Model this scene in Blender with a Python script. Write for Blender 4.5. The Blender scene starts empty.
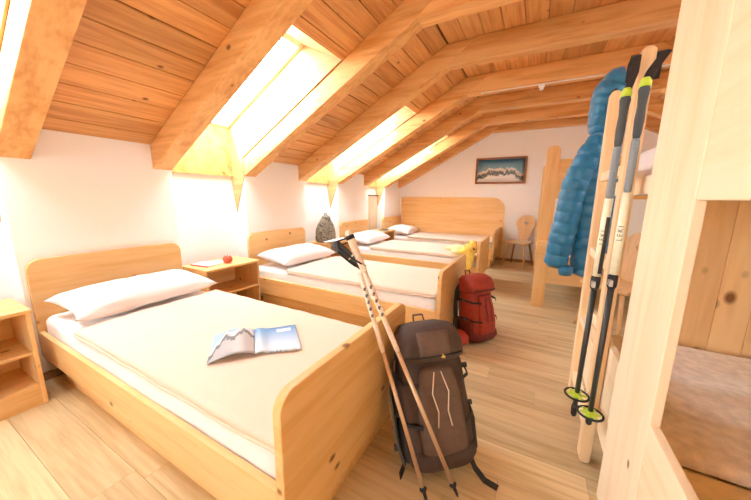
import bpy, math, random
from mathutils import Vector, Matrix, noise, Euler
random.seed(7)
C = bpy.context.scene.collection
SC = bpy.context.scene
PI = math.pi

# ------------------------------------------------------------------ helpers
class MB:
    """collects vertices and faces of ONE mesh"""
    def __init__(s): s.v = []; s.f = []; s.m = []; s.mi = 0
    def add(s, vs, fs):
        b = len(s.v); s.v += [Vector(p) for p in vs]
        for f in fs: s.f.append([b + i for i in f]); s.m.append(s.mi)
        return s
    def box(s, x0, x1, y0, y1, z0, z1):
        return s.add([(x0,y0,z0),(x1,y0,z0),(x1,y1,z0),(x0,y1,z0),(x0,y0,z1),(x1,y0,z1),(x1,y1,z1),(x0,y1,z1)],
                     [(0,3,2,1),(4,5,6,7),(0,1,5,4),(1,2,6,5),(2,3,7,6),(3,0,4,7)])
    def prism(s, poly, axis, a, b):
        """poly: 2-D outline; axis 'x': (y,z), 'y': (x,z), 'z': (x,y)"""
        def P(p, t):
            return {'x': (t, p[0], p[1]), 'y': (p[0], t, p[1]), 'z': (p[0], p[1], t)}[axis]
        n = len(poly)
        vs = [P(p, a) for p in poly] + [P(p, b) for p in poly]
        fs = [tuple(range(n)), tuple(range(2*n-1, n-1, -1))] + [(i, n+i, n+(i+1) % n, (i+1) % n) for i in range(n)]
        return s.add(vs, fs)
    def loft(s, rings, cap=True, closed=True):
        n = len(rings[0]); vs = [p for r in rings for p in r]; fs = []
        for k in range(len(rings)-1):
            for i in range(n if closed else n-1):
                j = (i+1) % n
                fs.append((k*n+i, k*n+j, (k+1)*n+j, (k+1)*n+i))
        if cap:
            fs.append(tuple(range(n-1, -1, -1))); fs.append(tuple((len(rings)-1)*n+i for i in range(n)))
        return s.add(vs, fs)
    def tube(s, pts, r, seg=10, flat=None):
        pts = [Vector(p) for p in pts]; rings = []
        rr = r if isinstance(r, (list, tuple)) else [r]*len(pts)
        up = Vector((0.13, 0.21, 1)).normalized()
        for i, p in enumerate(pts):
            d = (pts[min(i+1, len(pts)-1)] - pts[max(i-1, 0)])
            if d.length < 1e-9: d = Vector((0,0,1))
            d.normalize()
            if i == 0:
                a = d.cross(up)
                if a.length < .05: a = d.cross(Vector((1,0,0)))
            else:
                a = a - d*a.dot(d)
            a.normalize(); b = d.cross(a)
            f = flat or (1, 1)
            rings.append([p + a*math.cos(2*PI*k/seg)*rr[i]*f[0] + b*math.sin(2*PI*k/seg)*rr[i]*f[1] for k in range(seg)])
        return s.loft(rings)
    def ribbon(s, pts, w, side, t=.003):
        """strap: pts centre line, side = width direction"""
        pts = [Vector(p) for p in pts]; side = Vector(side).normalized(); rings = []
        for i, p in enumerate(pts):
            d = (pts[min(i+1, len(pts)-1)] - pts[max(i-1, 0)]).normalized()
            n = d.cross(side)
            n = n.normalized() if n.length > 1e-6 else Vector((0,0,1))
            sd = side*w/2; nn = n*t/2
            rings.append([p-sd-nn, p+sd-nn, p+sd+nn, p-sd+nn])
        return s.loft(rings)
    def ball(s, c, r, nu=14, nv=10, rot=None):
        c = Vector(c); r = Vector(r) if not isinstance(r, (int, float)) else Vector((r,r,r)); rings = []
        M = rot.to_matrix() if rot else Matrix.Identity(3)
        vs = [c + M @ Vector((0,0,-r.z))]
        for j in range(1, nv):
            t = -PI/2 + PI*j/nv
            vs += [c + M @ Vector((r.x*math.cos(t)*math.cos(2*PI*i/nu), r.y*math.cos(t)*math.sin(2*PI*i/nu), r.z*math.sin(t))) for i in range(nu)]
        vs.append(c + M @ Vector((0,0,r.z))); fs = []
        for i in range(nu): fs.append((0, 1+(i+1) % nu, 1+i))
        for j in range(nv-2):
            for i in range(nu):
                a = 1+j*nu; k = (i+1) % nu
                fs.append((a+i, a+k, a+nu+k, a+nu+i))
        l = len(vs)-1; a = 1+(nv-2)*nu
        for i in range(nu): fs.append((l, a+i, a+(i+1) % nu))
        return s.add(vs, fs)
    def grid(s, fn, nu, nv):
        vs = [fn(i/nu, j/nv) for j in range(nv+1) for i in range(nu+1)]
        return s.add(vs, [(j*(nu+1)+i, j*(nu+1)+i+1, (j+1)*(nu+1)+i+1, (j+1)*(nu+1)+i) for j in range(nv) for i in range(nu)])
    def xf(s, M):
        s.v = [M @ p for p in s.v]; return s

def obj(name, mb, mats, parent=None, smooth=False, bevel=0, sub=0, world=False, solid=0):
    me = bpy.data.meshes.new(name)
    v = mb.v
    if world and parent is not None:
        Mw = parent.matrix_basis.copy(); q = parent.parent
        while q is not None: Mw = q.matrix_basis @ Mw; q = q.parent
        Mi = Mw.inverted(); v = [Mi @ p for p in v]
    me.from_pydata([tuple(p) for p in v], [], mb.f)
    if not isinstance(mats, (list, tuple)): mats = [mats]
    for m in mats: me.materials.append(m)
    for p, i in zip(me.polygons, mb.m): p.material_index = i
    import bmesh
    bm = bmesh.new(); bm.from_mesh(me)
    if smooth == 'weld': bmesh.ops.remove_doubles(bm, verts=bm.verts, dist=1e-5)
    if not solid: bmesh.ops.recalc_face_normals(bm, faces=bm.faces)
    bm.to_mesh(me); bm.free()
    if smooth:
        for p in me.polygons: p.use_smooth = True
    o = bpy.data.objects.new(name, me); C.objects.link(o)
    if parent is not None: o.parent = parent
    if solid:
        m = o.modifiers.new('solid', 'SOLIDIFY'); m.thickness = solid; m.offset = 0
    if bevel:
        m = o.modifiers.new('bevel', 'BEVEL'); m.width = bevel; m.segments = 2; m.limit_method = 'ANGLE'; m.angle_limit = .6
    if sub:
        m = o.modifiers.new('sub', 'SUBSURF'); m.levels = sub; m.render_levels = sub
    return o

def tag(o, label, cat, group=None, kind=None):
    o['label'] = label; o['category'] = cat
    if group: o['group'] = group
    if kind: o['kind'] = kind
    return o
def thing(name, label, cat, loc=(0,0,0), rot=(0,0,0), group=None, kind=None):
    o = bpy.data.objects.new(name, None); C.objects.link(o)
    o.empty_display_size = .1
    o.matrix_basis = Matrix.Translation(Vector(loc)) @ Euler(rot).to_matrix().to_4x4()
    return tag(o, label, cat, group, kind)
def copy_tree(o, parent=None):
    c = o.copy(); C.objects.link(c)
    if parent is not None: c.parent = parent
    for ch in list(o.children): copy_tree(ch, c)
    return c
def move(o, loc, rot=(0,0,0)):
    o.matrix_basis = Matrix.Translation(Vector(loc)) @ Euler(rot).to_matrix().to_4x4(); return o
def rounded_rect(x0, x1, z0, z1, r, top=True, bottom=False, n=6):
    """outline counter-clockwise with rounded upper (and lower) corners"""
    P = []
    def arc(cx, cz, a0): return [(cx+r*math.cos(a0+PI/2*k/n), cz+r*math.sin(a0+PI/2*k/n)) for k in range(n+1)]
    P += arc(x0+r, z0+r, PI) if bottom else [(x0, z0)]
    P += arc(x1-r, z0+r, -PI/2) if bottom else [(x1, z0)]
    P += arc(x1-r, z1-r, 0) if top else [(x1, z1)]
    P += arc(x0+r, z1-r, PI/2) if top else [(x0, z1)]
    return P
def nz(x, y, z=0, s=1): return noise.noise(Vector((x*s, y*s, z*s)))

# ------------------------------------------------------------------ materials
def nodes(name):
    m = bpy.data.materials.new(name); m.use_nodes = True
    nt = m.node_tree; b = nt.nodes['Principled BSDF']
    return m, nt, b
def plain(name, col, rough=.6, metal=0, spec=.5, bump=0, bscale=60, sheen=0, var=0):
    m, nt, b = nodes(name)
    b.inputs['Base Color'].default_value = (*col, 1); b.inputs['Roughness'].default_value = rough
    b.inputs['Metallic'].default_value = metal; b.inputs['Specular IOR Level'].default_value = spec
    if sheen: b.inputs['Sheen Weight'].default_value = sheen
    tc = nt.nodes.new('ShaderNodeTexCoord'); ns = nt.nodes.new('ShaderNodeTexNoise')
    ns.inputs['Scale'].default_value = bscale; ns.inputs['Detail'].default_value = 4
    nt.links.new(tc.outputs['Object'], ns.inputs['Vector'])
    v = var or .06
    rp = nt.nodes.new('ShaderNodeValToRGB')
    rp.color_ramp.elements[0].color = (*[c*(1-v) for c in col], 1); rp.color_ramp.elements[1].color = (*[min(1, c*(1+v)) for c in col], 1)
    rp.color_ramp.elements[0].position = .3; rp.color_ramp.elements[1].position = .7
    nt.links.new(ns.outputs['Fac'], rp.inputs['Fac']); nt.links.new(rp.outputs['Color'], b.inputs['Base Color'])
    if bump:
        bp = nt.nodes.new('ShaderNodeBump'); bp.inputs['Strength'].default_value = bump; bp.inputs['Distance'].default_value = .004
        nt.links.new(ns.outputs['Fac'], bp.inputs['Height']); nt.links.new(bp.outputs['Normal'], b.inputs['Normal'])
    return m
def wood(name, light, dark, axis='x', knot=(.22,.09,.03), island=False, across=7, rough=.42, knots=.07, tone=.12, kscale=2.2):
    m, nt, b = nodes(name); L = nt.links.new; N = nt.nodes.new
    tc = N('ShaderNodeTexCoord')
    if island: g = N('ShaderNodeNewGeometry'); rnd = g.outputs['Random Per Island']
    else: g = N('ShaderNodeObjectInfo'); rnd = g.outputs['Random']
    off = N('ShaderNodeVectorMath'); off.operation = 'SCALE'; off.inputs[0].default_value = (17.3, 31.7, 11.9); L(rnd, off.inputs['Scale'])
    ad = N('ShaderNodeVectorMath'); ad.operation = 'ADD'; L(tc.outputs['Object'], ad.inputs[0]); L(off.outputs[0], ad.inputs[1])
    mp = N('ShaderNodeMapping'); sc = [across]*3; sc['xyz'.index(axis)] = .55; mp.inputs['Scale'].default_value = sc
    L(ad.outputs[0], mp.inputs['Vector'])
    n1 = N('ShaderNodeTexNoise'); n1.inputs['Scale'].default_value = 1.6; n1.inputs['Detail'].default_value = 5; n1.inputs['Distortion'].default_value = .9
    L(mp.outputs['Vector'], n1.inputs['Vector'])
    n2 = N('ShaderNodeTexNoise'); n2.inputs['Scale'].default_value = 7; n2.inputs['Detail'].default_value = 3
    L(mp.outputs['Vector'], n2.inputs['Vector'])
    mx = N('ShaderNodeMath'); mx.operation = 'MULTIPLY_ADD'; mx.inputs[1].default_value = .35; L(n2.outputs['Fac'], mx.inputs[0]); 
    ml = N('ShaderNodeMath'); ml.operation = 'MULTIPLY'; ml.inputs[1].default_value = .65; L(n1.outputs['Fac'], ml.inputs[0]); L(ml.outputs[0], mx.inputs[2])
    rp = N('ShaderNodeValToRGB'); rp.color_ramp.elements[0].position = .37; rp.color_ramp.elements[1].position = .57
    rp.color_ramp.elements[0].color = (*dark, 1); rp.color_ramp.elements[1].color = (*light, 1)
    L(mx.outputs[0], rp.inputs['Fac'])
    # tone from board to board
    tm = N('ShaderNodeMapRange'); tm.inputs['To Min'].default_value = 1-tone; tm.inputs['To Max'].default_value = 1+tone*.4; L(rnd, tm.inputs['Value'])
    hs = N('ShaderNodeHueSaturation'); L(rp.outputs['Color'], hs.inputs['Color']); L(tm.outputs[0], hs.inputs['Value'])
    # knots
    mk = N('ShaderNodeMapping'); sk = [kscale*1.5]*3; sk['xyz'.index(axis)] = kscale; mk.inputs['Scale'].default_value = sk
    L(ad.outputs[0], mk.inputs['Vector'])
    vo = N('ShaderNodeTexVoronoi'); vo.inputs['Scale'].default_value = 1.6; L(mk.outputs['Vector'], vo.inputs['Vector'])
    kr = N('ShaderNodeValToRGB'); kr.color_ramp.elements[0].position = knots*.55; kr.color_ramp.elements[1].position = knots*1.25
    kr.color_ramp.elements[0].color = (1,1,1,1); kr.color_ramp.elements[1].color = (0,0,0,1)
    L(vo.outputs['Distance'], kr.inputs['Fac'])
    mm = N('ShaderNodeMix'); mm.data_type = 'RGBA'; L(kr.outputs['Color'], mm.inputs['Factor'])
    L(hs.outputs['Color'], mm.inputs['A']); mm.inputs['B'].default_value = (*knot, 1)
    L(mm.outputs['Result'], b.inputs['Base Color'])
    b.inputs['Roughness'].default_value = rough; b.inputs['Specular IOR Level'].default_value = .35
    bp = N('ShaderNodeBump'); bp.inputs['Strength'].default_value = .08; bp.inputs['Distance'].default_value = .003
    L(n2.outputs['Fac'], bp.inputs['Height']); L(bp.outputs['Normal'], b.inputs['Normal'])
    return m

BEAM_L, BEAM_D = (.82,.47,.18), (.64,.30,.085)
M = {}
M['beam'] = wood('beam pine along x', BEAM_L, BEAM_D, 'x', knots=.085, across=6, kscale=2.3)
M['board'] = wood('ceiling board pine', (.74,.38,.135), (.53,.225,.068), 'y', island=True, tone=.22, across=9, knots=.08, kscale=2.6)
M['roof'] = plain('dark roof underlay', (.16,.07,.03), .9)
M['lining'] = wood('skylight lining pine', (.72,.45,.21), (.60,.34,.13), 'x', knots=.06, across=6)
M['bed_x'] = wood('bed pine along x', (.84,.56,.255), (.74,.445,.165), 'x', knots=.08, across=7)
M['bed_y'] = wood('bed pine along y', (.84,.56,.255), (.74,.445,.165), 'y', kscale=3.0, knots=.095, across=7)
M['bed_z'] = wood('bed pine along z', (.84,.56,.255), (.74,.445,.165), 'z', kscale=3.0, knots=.095, across=7)
M['bunk_z'] = wood('pale bunk pine upright', (.92,.79,.58), (.87,.69,.45), 'z', knots=.06, across=6, tone=.05)
M['bunk_y'] = wood('pale bunk pine lengthwise', (.92,.79,.58), (.87,.69,.45), 'y', knots=.035, across=6, tone=.05)
M['bunk_x'] = wood('pale bunk pine crosswise', (.92,.79,.58), (.87,.69,.45), 'x', knots=.035, across=6, tone=.05)
M['ladder'] = wood('ladder pine', (.90,.68,.41), (.82,.56,.29), 'z', knots=.05, across=6, tone=.05)
M['panel_z'] = wood('knotty pine panelling', (.92,.66,.34), (.83,.54,.25), 'z', knots=.20, across=6, island=True, kscale=3.8)
M['floor'] = wood('oak laminate', (.73,.57,.33), (.54,.385,.195), 'x', island=True, tone=.14, across=9, knots=.03, rough=.30)
M['chair'] = wood('chair wood', (.72,.47,.24), (.60,.36,.17), 'z', knots=.03)
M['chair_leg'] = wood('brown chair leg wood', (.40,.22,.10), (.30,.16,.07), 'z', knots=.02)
M['white'] = plain('white plaster', (.89,.89,.88), .9, bump=.05, bscale=90, var=.012)
M['base'] = plain('brown skirting', (.38,.24,.12), .5)
M['sheet'] = plain('white bed sheet', (.86,.85,.86), .9, bump=.08, bscale=25, var=.02, sheen=.1)
M['blanket'] = plain('beige fleece blanket', (.76,.61,.48), .95, bump=.15, bscale=300, var=.05, sheen=.3)
M['hem'] = plain('blanket hem', (.77,.61,.47), .95, bump=.1, bscale=300)
M['grey_blanket'] = plain('grey brown wool blanket', (.80,.70,.60), .95, bump=.35, bscale=28, var=.16, sheen=.4)
M['tan_sheet'] = plain('tan under blanket', (.85,.68,.44), .9, bump=.2, bscale=40)
M['sash'] = plain('pale window sash', (.86,.74,.60), .45)
M['metal'] = plain('brushed metal', (.62,.62,.64), .35, metal=1)
M['white_plastic'] = plain('white plastic', (.86,.86,.85), .4)
M['black'] = plain('black webbing', (.025,.024,.025), .75)
M['dark_grey'] = plain('dark grey foam', (.07,.08,.09), .8, bump=.2, bscale=200)
M['grey_foam'] = plain('grey grip foam', (.25,.29,.33), .85, bump=.2, bscale=200, var=.12)
M['bronze'] = plain('champagne pole alloy', (.72,.52,.33), .32, metal=.55)
M['cork'] = plain('pale cork', (.80,.68,.54), .85, bump=.2, bscale=140, var=.12)
M['pole_white'] = plain('cream pole lacquer', (.86,.84,.66), .3)
M['pole_black'] = plain('black pole shaft', (.03,.034,.036), .35)
M['lime'] = plain('lime green plastic', (.52,.72,.06), .4)
M['brown_nylon'] = plain('brown pack nylon', (.070,.046,.038), .7, bump=.3, bscale=35, var=.16)
M['brown_light'] = plain('dusty brown pack nylon', (.135,.085,.065), .7, bump=.2, bscale=35, var=.12)
M['grey_mesh'] = plain('grey padding mesh', (.11,.105,.10), .9, bump=.4, bscale=250, var=.15)
M['red_nylon'] = plain('brick red pack nylon', (.36,.040,.020), .65, bump=.3, bscale=35, var=.14)
M['red_dark'] = plain('dark red pack nylon', (.15,.018,.012), .7, bump=.2, bscale=35, var=.14)
M['blue_down'] = plain('blue down shell', (.006,.15,.31), .42, bump=.35, bscale=45, var=.12, sheen=.2)
M['yellow'] = plain('yellow fabric', (.86,.62,.12), .85, bump=.3, bscale=40, var=.12)
M['yellow_pale'] = plain('pale yellow fabric', (.88,.80,.42), .85, bump=.3, bscale=40)
M['apple'] = plain('red apple skin', (.62,.10,.05), .35, var=.25, bscale=14)
M['stem'] = plain('apple stalk', (.12,.07,.03), .8)
M['paper'] = plain('white paper', (.86,.86,.86), .6)
M['cover'] = plain('pale blue cover', (.62,.72,.82), .5)
M['pinkcov'] = plain('red cover', (.60,.16,.14), .5)
M['pink'] = plain('pink cloth', (.75,.10,.20), .8)
M['dark'] = plain('dark brown leather', (.05,.04,.035), .5)
M['frame'] = wood('dark picture frame', (.30,.12,.05), (.20,.08,.03), 'x', knots=.0)
M['tan_case'] = plain('tan painted board', (.72,.58,.42), .7)
M['yellow_ink'] = plain('yellow embroidery', (.75,.55,.18), .7)
M['ink'] = plain('grey lettering', (.12,.13,.12), .6)

def pillow_mat():
    m, nt, b = nodes('white pillowcase with pink stripes'); L = nt.links.new; N = nt.nodes.new
    tc = N('ShaderNodeTexCoord'); w = N('ShaderNodeTexWave'); w.bands_direction = 'X'; w.inputs['Scale'].default_value = 14
    w.inputs['Distortion'].default_value = .4
    L(tc.outputs['Object'], w.inputs['Vector'])
    r = N('ShaderNodeValToRGB'); r.color_ramp.elements[0].color = (.86,.77,.78,1); r.color_ramp.elements[1].color = (.88,.85,.86,1)
    r.color_ramp.elements[0].position = .2; r.color_ramp.elements[1].position = .6
    L(w.outputs['Color'], r.inputs['Fac']); L(r.outputs['Color'], b.inputs['Base Color']); b.inputs['Roughness'].default_value = .9
    return m
M['pillow'] = pillow_mat()
def glass_mat():
    m = bpy.data.materials.new('window glass'); m.use_nodes = True; nt = m.node_tree; nt.nodes.clear(); N = nt.nodes.new
    o = N('ShaderNodeOutputMaterial'); t = N('ShaderNodeBsdfTransparent'); g = N('ShaderNodeBsdfGlossy'); g.inputs['Roughness'].default_value = .02
    t.inputs['Color'].default_value = (.96,.97,.97,1)
    mx = N('ShaderNodeMixShader'); mx.inputs[0].default_value = .05
    nt.links.new(t.outputs[0], mx.inputs[1]); nt.links.new(g.outputs[0], mx.inputs[2]); nt.links.new(mx.outputs[0], o.inputs[0])
    return m
M['glass'] = glass_mat()
def camo_mat():
    m, nt, b = nodes('olive and brown camouflage cloth'); L = nt.links.new; N = nt.nodes.new
    tc = N('ShaderNodeTexCoord'); n = N('ShaderNodeTexNoise'); n.inputs['Scale'].default_value = 30; n.inputs['Detail'].default_value = 3
    L(tc.outputs['Object'], n.inputs['Vector'])
    r = N('ShaderNodeValToRGB'); r.color_ramp.interpolation = 'CONSTANT'
    e = r.color_ramp.elements; e[0].color = (.10,.085,.06,1); e[0].position = 0; e[1].color = (.21,.18,.13,1); e[1].position = .44
    x = e.new(.52); x.color = (.30,.25,.19,1); x = e.new(.60); x.color = (.14,.125,.09,1)
    L(n.outputs['Fac'], r.inputs['Fac']); L(r.outputs['Color'], b.inputs['Base Color']); b.inputs['Roughness'].default_value = .85
    return m
M['camo'] = camo_mat()
def print_mat(name, stops, ridge, amp, scale, sky0, sky1, rock, snow, seed=0., deep=(.80,.80,.79)):
    """printed mountain landscape: UV map v up; ridge height + fractal outline"""
    m, nt, b = nodes(name); L = nt.links.new; N = nt.nodes.new
    uv = N('ShaderNodeUVMap'); sp = N('ShaderNodeSeparateXYZ'); L(uv.outputs[0], sp.inputs[0])
    n = N('ShaderNodeTexNoise'); n.noise_dimensions = '1D'; n.inputs['Scale'].default_value = scale; n.inputs['Detail'].default_value = 5
    a = N('ShaderNodeMath'); a.operation = 'ADD'; a.inputs[1].default_value = seed; L(sp.outputs['X'], a.inputs[0]); L(a.outputs[0], n.inputs['W'])
    # broad hump centred on the picture
    h = N('ShaderNodeMath'); h.operation = 'SUBTRACT'; h.inputs[1].default_value = stops; L(sp.outputs['X'], h.inputs[0])
    h2 = N('ShaderNodeMath'); h2.operation = 'MULTIPLY'; L(h.outputs[0], h2.inputs[0]); L(h.outputs[0], h2.inputs[1])
    h3 = N('ShaderNodeMath'); h3.operation = 'MULTIPLY_ADD'; h3.inputs[1].default_value = -1.1; h3.inputs[2].default_value = ridge; L(h2.outputs[0], h3.inputs[0])
    r = N('ShaderNodeMath'); r.operation = 'MULTIPLY_ADD'; r.inputs[1].default_value = amp; L(n.outputs['Fac'], r.inputs[0]); L(h3.outputs[0], r.inputs[2])
    lt = N('ShaderNodeMath'); lt.operation = 'LESS_THAN'; L(sp.outputs['Y'], lt.inputs[0]); L(r.outputs[0], lt.inputs[1])
    sk = N('ShaderNodeMix'); sk.data_type = 'RGBA'; L(sp.outputs['Y'], sk.inputs['Factor']); sk.inputs['A'].default_value = (*sky0, 1); sk.inputs['B'].default_value = (*sky1, 1)
    n2 = N('ShaderNodeTexNoise'); n2.inputs['Scale'].default_value = 9; n2.inputs['Detail'].default_value = 6; L(uv.outputs[0], n2.inputs['Vector'])
    d = N('ShaderNodeMath'); d.operation = 'SUBTRACT'; L(r.outputs[0], d.inputs[0]); L(sp.outputs['Y'], d.inputs[1])
    dd = N('ShaderNodeMath'); dd.operation = 'MULTIPLY_ADD'; dd.inputs[1].default_value = .35; L(n2.outputs['Fac'], dd.inputs[0]); L(d.outputs[0], dd.inputs[2])
    cr = N('ShaderNodeValToRGB'); e = cr.color_ramp.elements
    e[0].position = .26; e[0].color = (*snow, 1); e[1].position = .33; e[1].color = (*rock, 1)
    x = e.new(.44); x.color = (*[c*.8 for c in rock], 1); x = e.new(.50); x.color = (*deep, 1)
    L(dd.outputs[0], cr.inputs['Fac'])
    mx = N('ShaderNodeMix'); mx.data_type = 'RGBA'; L(lt.outputs[0], mx.inputs['Factor']); L(sk.outputs['Result'], mx.inputs['A']); L(cr.outputs['Color'], mx.inputs['B'])
    L(mx.outputs['Result'], b.inputs['Base Color']); b.inputs['Roughness'].default_value = .35
    return m
M['print'] = print_mat('printed mountain panorama', .52, .34, .58, 6, (.42,.66,.72), (.03,.16,.30), (.13,.15,.15), (.72,.66,.60))
M['page_l'] = print_mat('printed page with rocks', .72, .72, .55, 4, (.45,.60,.72), (.30,.50,.70), (.12,.14,.17), (.66,.62,.58), 3.1, (.42,.42,.43))
M['page_r'] = print_mat('printed page with blue sky', .5, .02, .26, 7, (.66,.78,.88), (.07,.28,.60), (.20,.27,.36), (.55,.62,.70), 5.2)

# ------------------------------------------------------------------ room
K = .538; ZC = 1.645; ZB = 1.45; XK = 1.93; XM = 5.9; YF = 6.53; YB = -3.2
ZFL = ZC + K*XK                                  # underside of the level boards
RW = .145
RY = [-2.74, -1.89, -1.045, -.195, .655, 1.469, 2.34, 3.175, 4.06, 4.874, 5.71, 6.40]
SKY = [1, 3, 5, 7, 9]                             # bays (index of the beam before the bay) with skylights
SKY = [1, 3, 5, 7, 9]
def bay(i): return RY[i]+RW, (RY[i+1] if i+1 < len(RY) else YF)
def mirror(mb): return mb.xf(Matrix.Translation((XM,0,0)) @ Matrix.Scale(-1, 4, (1,0,0)))

# floor: long laminate planks
f = MB(); random.seed(3)
y = YB; row = 0
f.mi = 1; f.box(-.4, XM+.4, YB-.15, YF+.15, -.08, -.012); f.mi = 0
while y < YF:
    w = .192; x = -.36 - random.random()*1.2
    while x < XM+.3:
        l = 1.28
        x0, x1 = max(x, -.36), min(x+l, XM+.36)
        if x1 - x0 > .02: f.box(x0, x1-.0012, y, min(y+w, YF)-.0012, -.012, 0)
        x += l
    y += w
o = obj('floor', f, [M['floor'], M['roof']]); tag(o, 'pale oak laminate floor planks of the attic room', 'floor', kind='structure')

# side walls with recesses under the skylights
def side_wall():
    w = MB()
    w.box(-.35, -.2, YB-.15, YF+.15, 0, 1.5)
    ys = [YB-.15]
    for i in SKY:
        a, b = bay(i); ys += [a, b]
    ys += [YF+.15]
    for a, b in zip(ys[0::2], ys[1::2]): w.box(-.2, 0, a, b, 0, 1.50); w.prism([(-.2,1.5),(0,1.5),(0,ZC+.02),(-.2,ZC-.09)], 'y', a, b)
    return w
tag(obj('wall_left', side_wall(), M['white']), 'white plaster knee wall behind the row of headboards', 'wall', kind='structure')
tag(obj('wall_right', mirror(side_wall()), M['white']), 'white plaster knee wall on the bunk side', 'wall', kind='structure')
gable = [(-.35,0),(XM+.35,0),(XM+.35,ZC-.15),(XM,ZC+.05),(XM-XK,ZFL+.06),(XK,ZFL+.06),(0,ZC+.05),(-.35,ZC-.15)]
tag(obj('wall_far', MB().prism(gable, 'y', YF, YF+.15), M['white']), 'white end wall with the mountain picture', 'wall', kind='structure')
w = MB(); WX0, WX1, WZ0, WZ1 = 1.0, 2.2, .9, 2.0
w.prism([(-.35,0),(WX0,0),(WX0,2.0),(WX0,ZC+K*WX0+.05),(0,ZC+.05),(-.35,ZC-.15)], 'y', YB-.15, YB)
w.prism([(XM+.35,0),(WX1,0),(WX1,ZFL+.06),(XM-XK,ZFL+.06),(XM,ZC+.05),(XM+.35,ZC-.15)], 'y', YB-.15, YB)
w.box(WX0, WX1, YB-.15, YB, 0, WZ0); w.prism([(WX0,WZ1),(WX1,WZ1),(WX1,ZFL+.06),(XK,ZFL+.06),(WX0,ZC+K*WX0+.05)], 'y', YB-.15, YB)
tag(obj('wall_back', w, M['white']), 'white end wall with an added wide window behind the viewer', 'wall', kind='structure')
bw = thing('window_10', 'added wide window in the end wall behind the viewer', 'window', ((WX0+WX1)/2, YB-.07, WZ0), kind='structure')  # unseen window, added to let more daylight into the room
s = MB()
for x in (WX0, (WX0+WX1)/2-.03, WX1-.06): s.box(x, x+.06, YB-.11, YB-.05, WZ0, WZ1)
s.box(WX0, WX1, YB-.11, YB-.05, WZ0, WZ0+.06); s.box(WX0, WX1, YB-.11, YB-.05, WZ1-.06, WZ1)
obj('window_frame', s, M['sash'], bw, world=True)
obj('window_pane', MB().box(WX0+.03, WX1-.03, YB-.085, YB-.075, WZ0+.03, WZ1-.03), M['glass'], bw, world=True)

# skirting along the left wall and the end wall
s = MB()
ys = [YB]
for i in SKY: ys += list(bay(i))
ys += [YF]
for a, b in zip(ys[0::2], ys[1::2]): s.box(0, .014, a, b, 0, .055)
for i in SKY:
    a, b = bay(i); s.box(-.2, -.186, a, b, 0, .055); s.box(-.2, .014, a, a+.014, 0, .055); s.box(-.2, .014, b-.014, b, 0, .055)
tag(obj('baseboard_left', s, M['base']), 'brown skirting strip along the knee wall', 'baseboard', kind='structure')
tag(obj('baseboard_far', MB().box(.014, XM, YF-.014, YF, 0, .055), M['base']), 'brown skirting strip along the end wall', 'baseboard', kind='structure')

# ceiling boards
XO = 1.30                                         # upper edge of a skylight opening
def slope_boards(mb, a, b, x0, x1):
    x = -.02; st = .139
    while x < XK:
        p, q = max(x, x0), min(x+st, x1)
        if q - p > .01:
            q2 = q - .008
            mb.prism([(p, ZC+K*p), (q2, ZC+K*q2), (q2, ZC+K*q2+.02), (p, ZC+K*p+.02)], 'y', a, b)
        x += st
cl = MB()
for side in (0, 1):
    t = MB()
    for i in range(len(RY)):
        a, b = RY[i]+RW*.5, (RY[i+1]+RW*.5 if i+1 < len(RY) else YF)
        if i == len(RY)-1: a, b = RY[i], YF
        x0 = XO if i in SKY else 0
        slope_boards(t, a, b, x0, XK)
    t.mi = 1
    for i in range(len(RY)):
        a, b = RY[i]+RW, (RY[i+1] if i+1 < len(RY) else YF+.1)
        x0 = XO if i in SKY else -.35
        t.prism([(x0, ZC+K*x0+.035), (XK, ZFL+.035), (XK, ZFL+.06), (x0, ZC+K*x0+.06)], 'y', a, b)
        t.prism([(-.35, ZC-K*.35+.035), (XK, ZFL+.035), (XK, ZFL+.06), (-.35, ZC-K*.35+.06)], 'y', RY[i], RY[i]+RW)
    t.prism([(-.35, ZC-K*.35+.035), (XK, ZFL+.035), (XK, ZFL+.06), (-.35, ZC-K*.35+.06)], 'y', YB-.15, RY[0])
    t.mi = 0; slope_boards(t, YB, RY[0]+RW*.5, 0, XK)
    if side: mirror(t)
    b0 = len(cl.v); cl.v += t.v; cl.f += [[b0+i for i in q] for q in t.f]; cl.m += t.m
x = XK + .005
edges = [YB] + [r+RW*.5 for r in RY[:-1]] + [YF]
while x < XM-XK:
    for a, b in zip(edges, edges[1:]): cl.box(x, min(x+.16, XM-XK), a, b, ZFL, ZFL+.02)
    x += .165
cl.mi = 1; cl.box(XK-.02, XM-XK+.02, YB-.15, YF+.1, ZFL+.035, ZFL+.06)
tag(obj('ceiling', cl, [M['board'], M['roof']]), 'orange pine board ceiling between the roof beams', 'ceiling', kind='structure')

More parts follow.
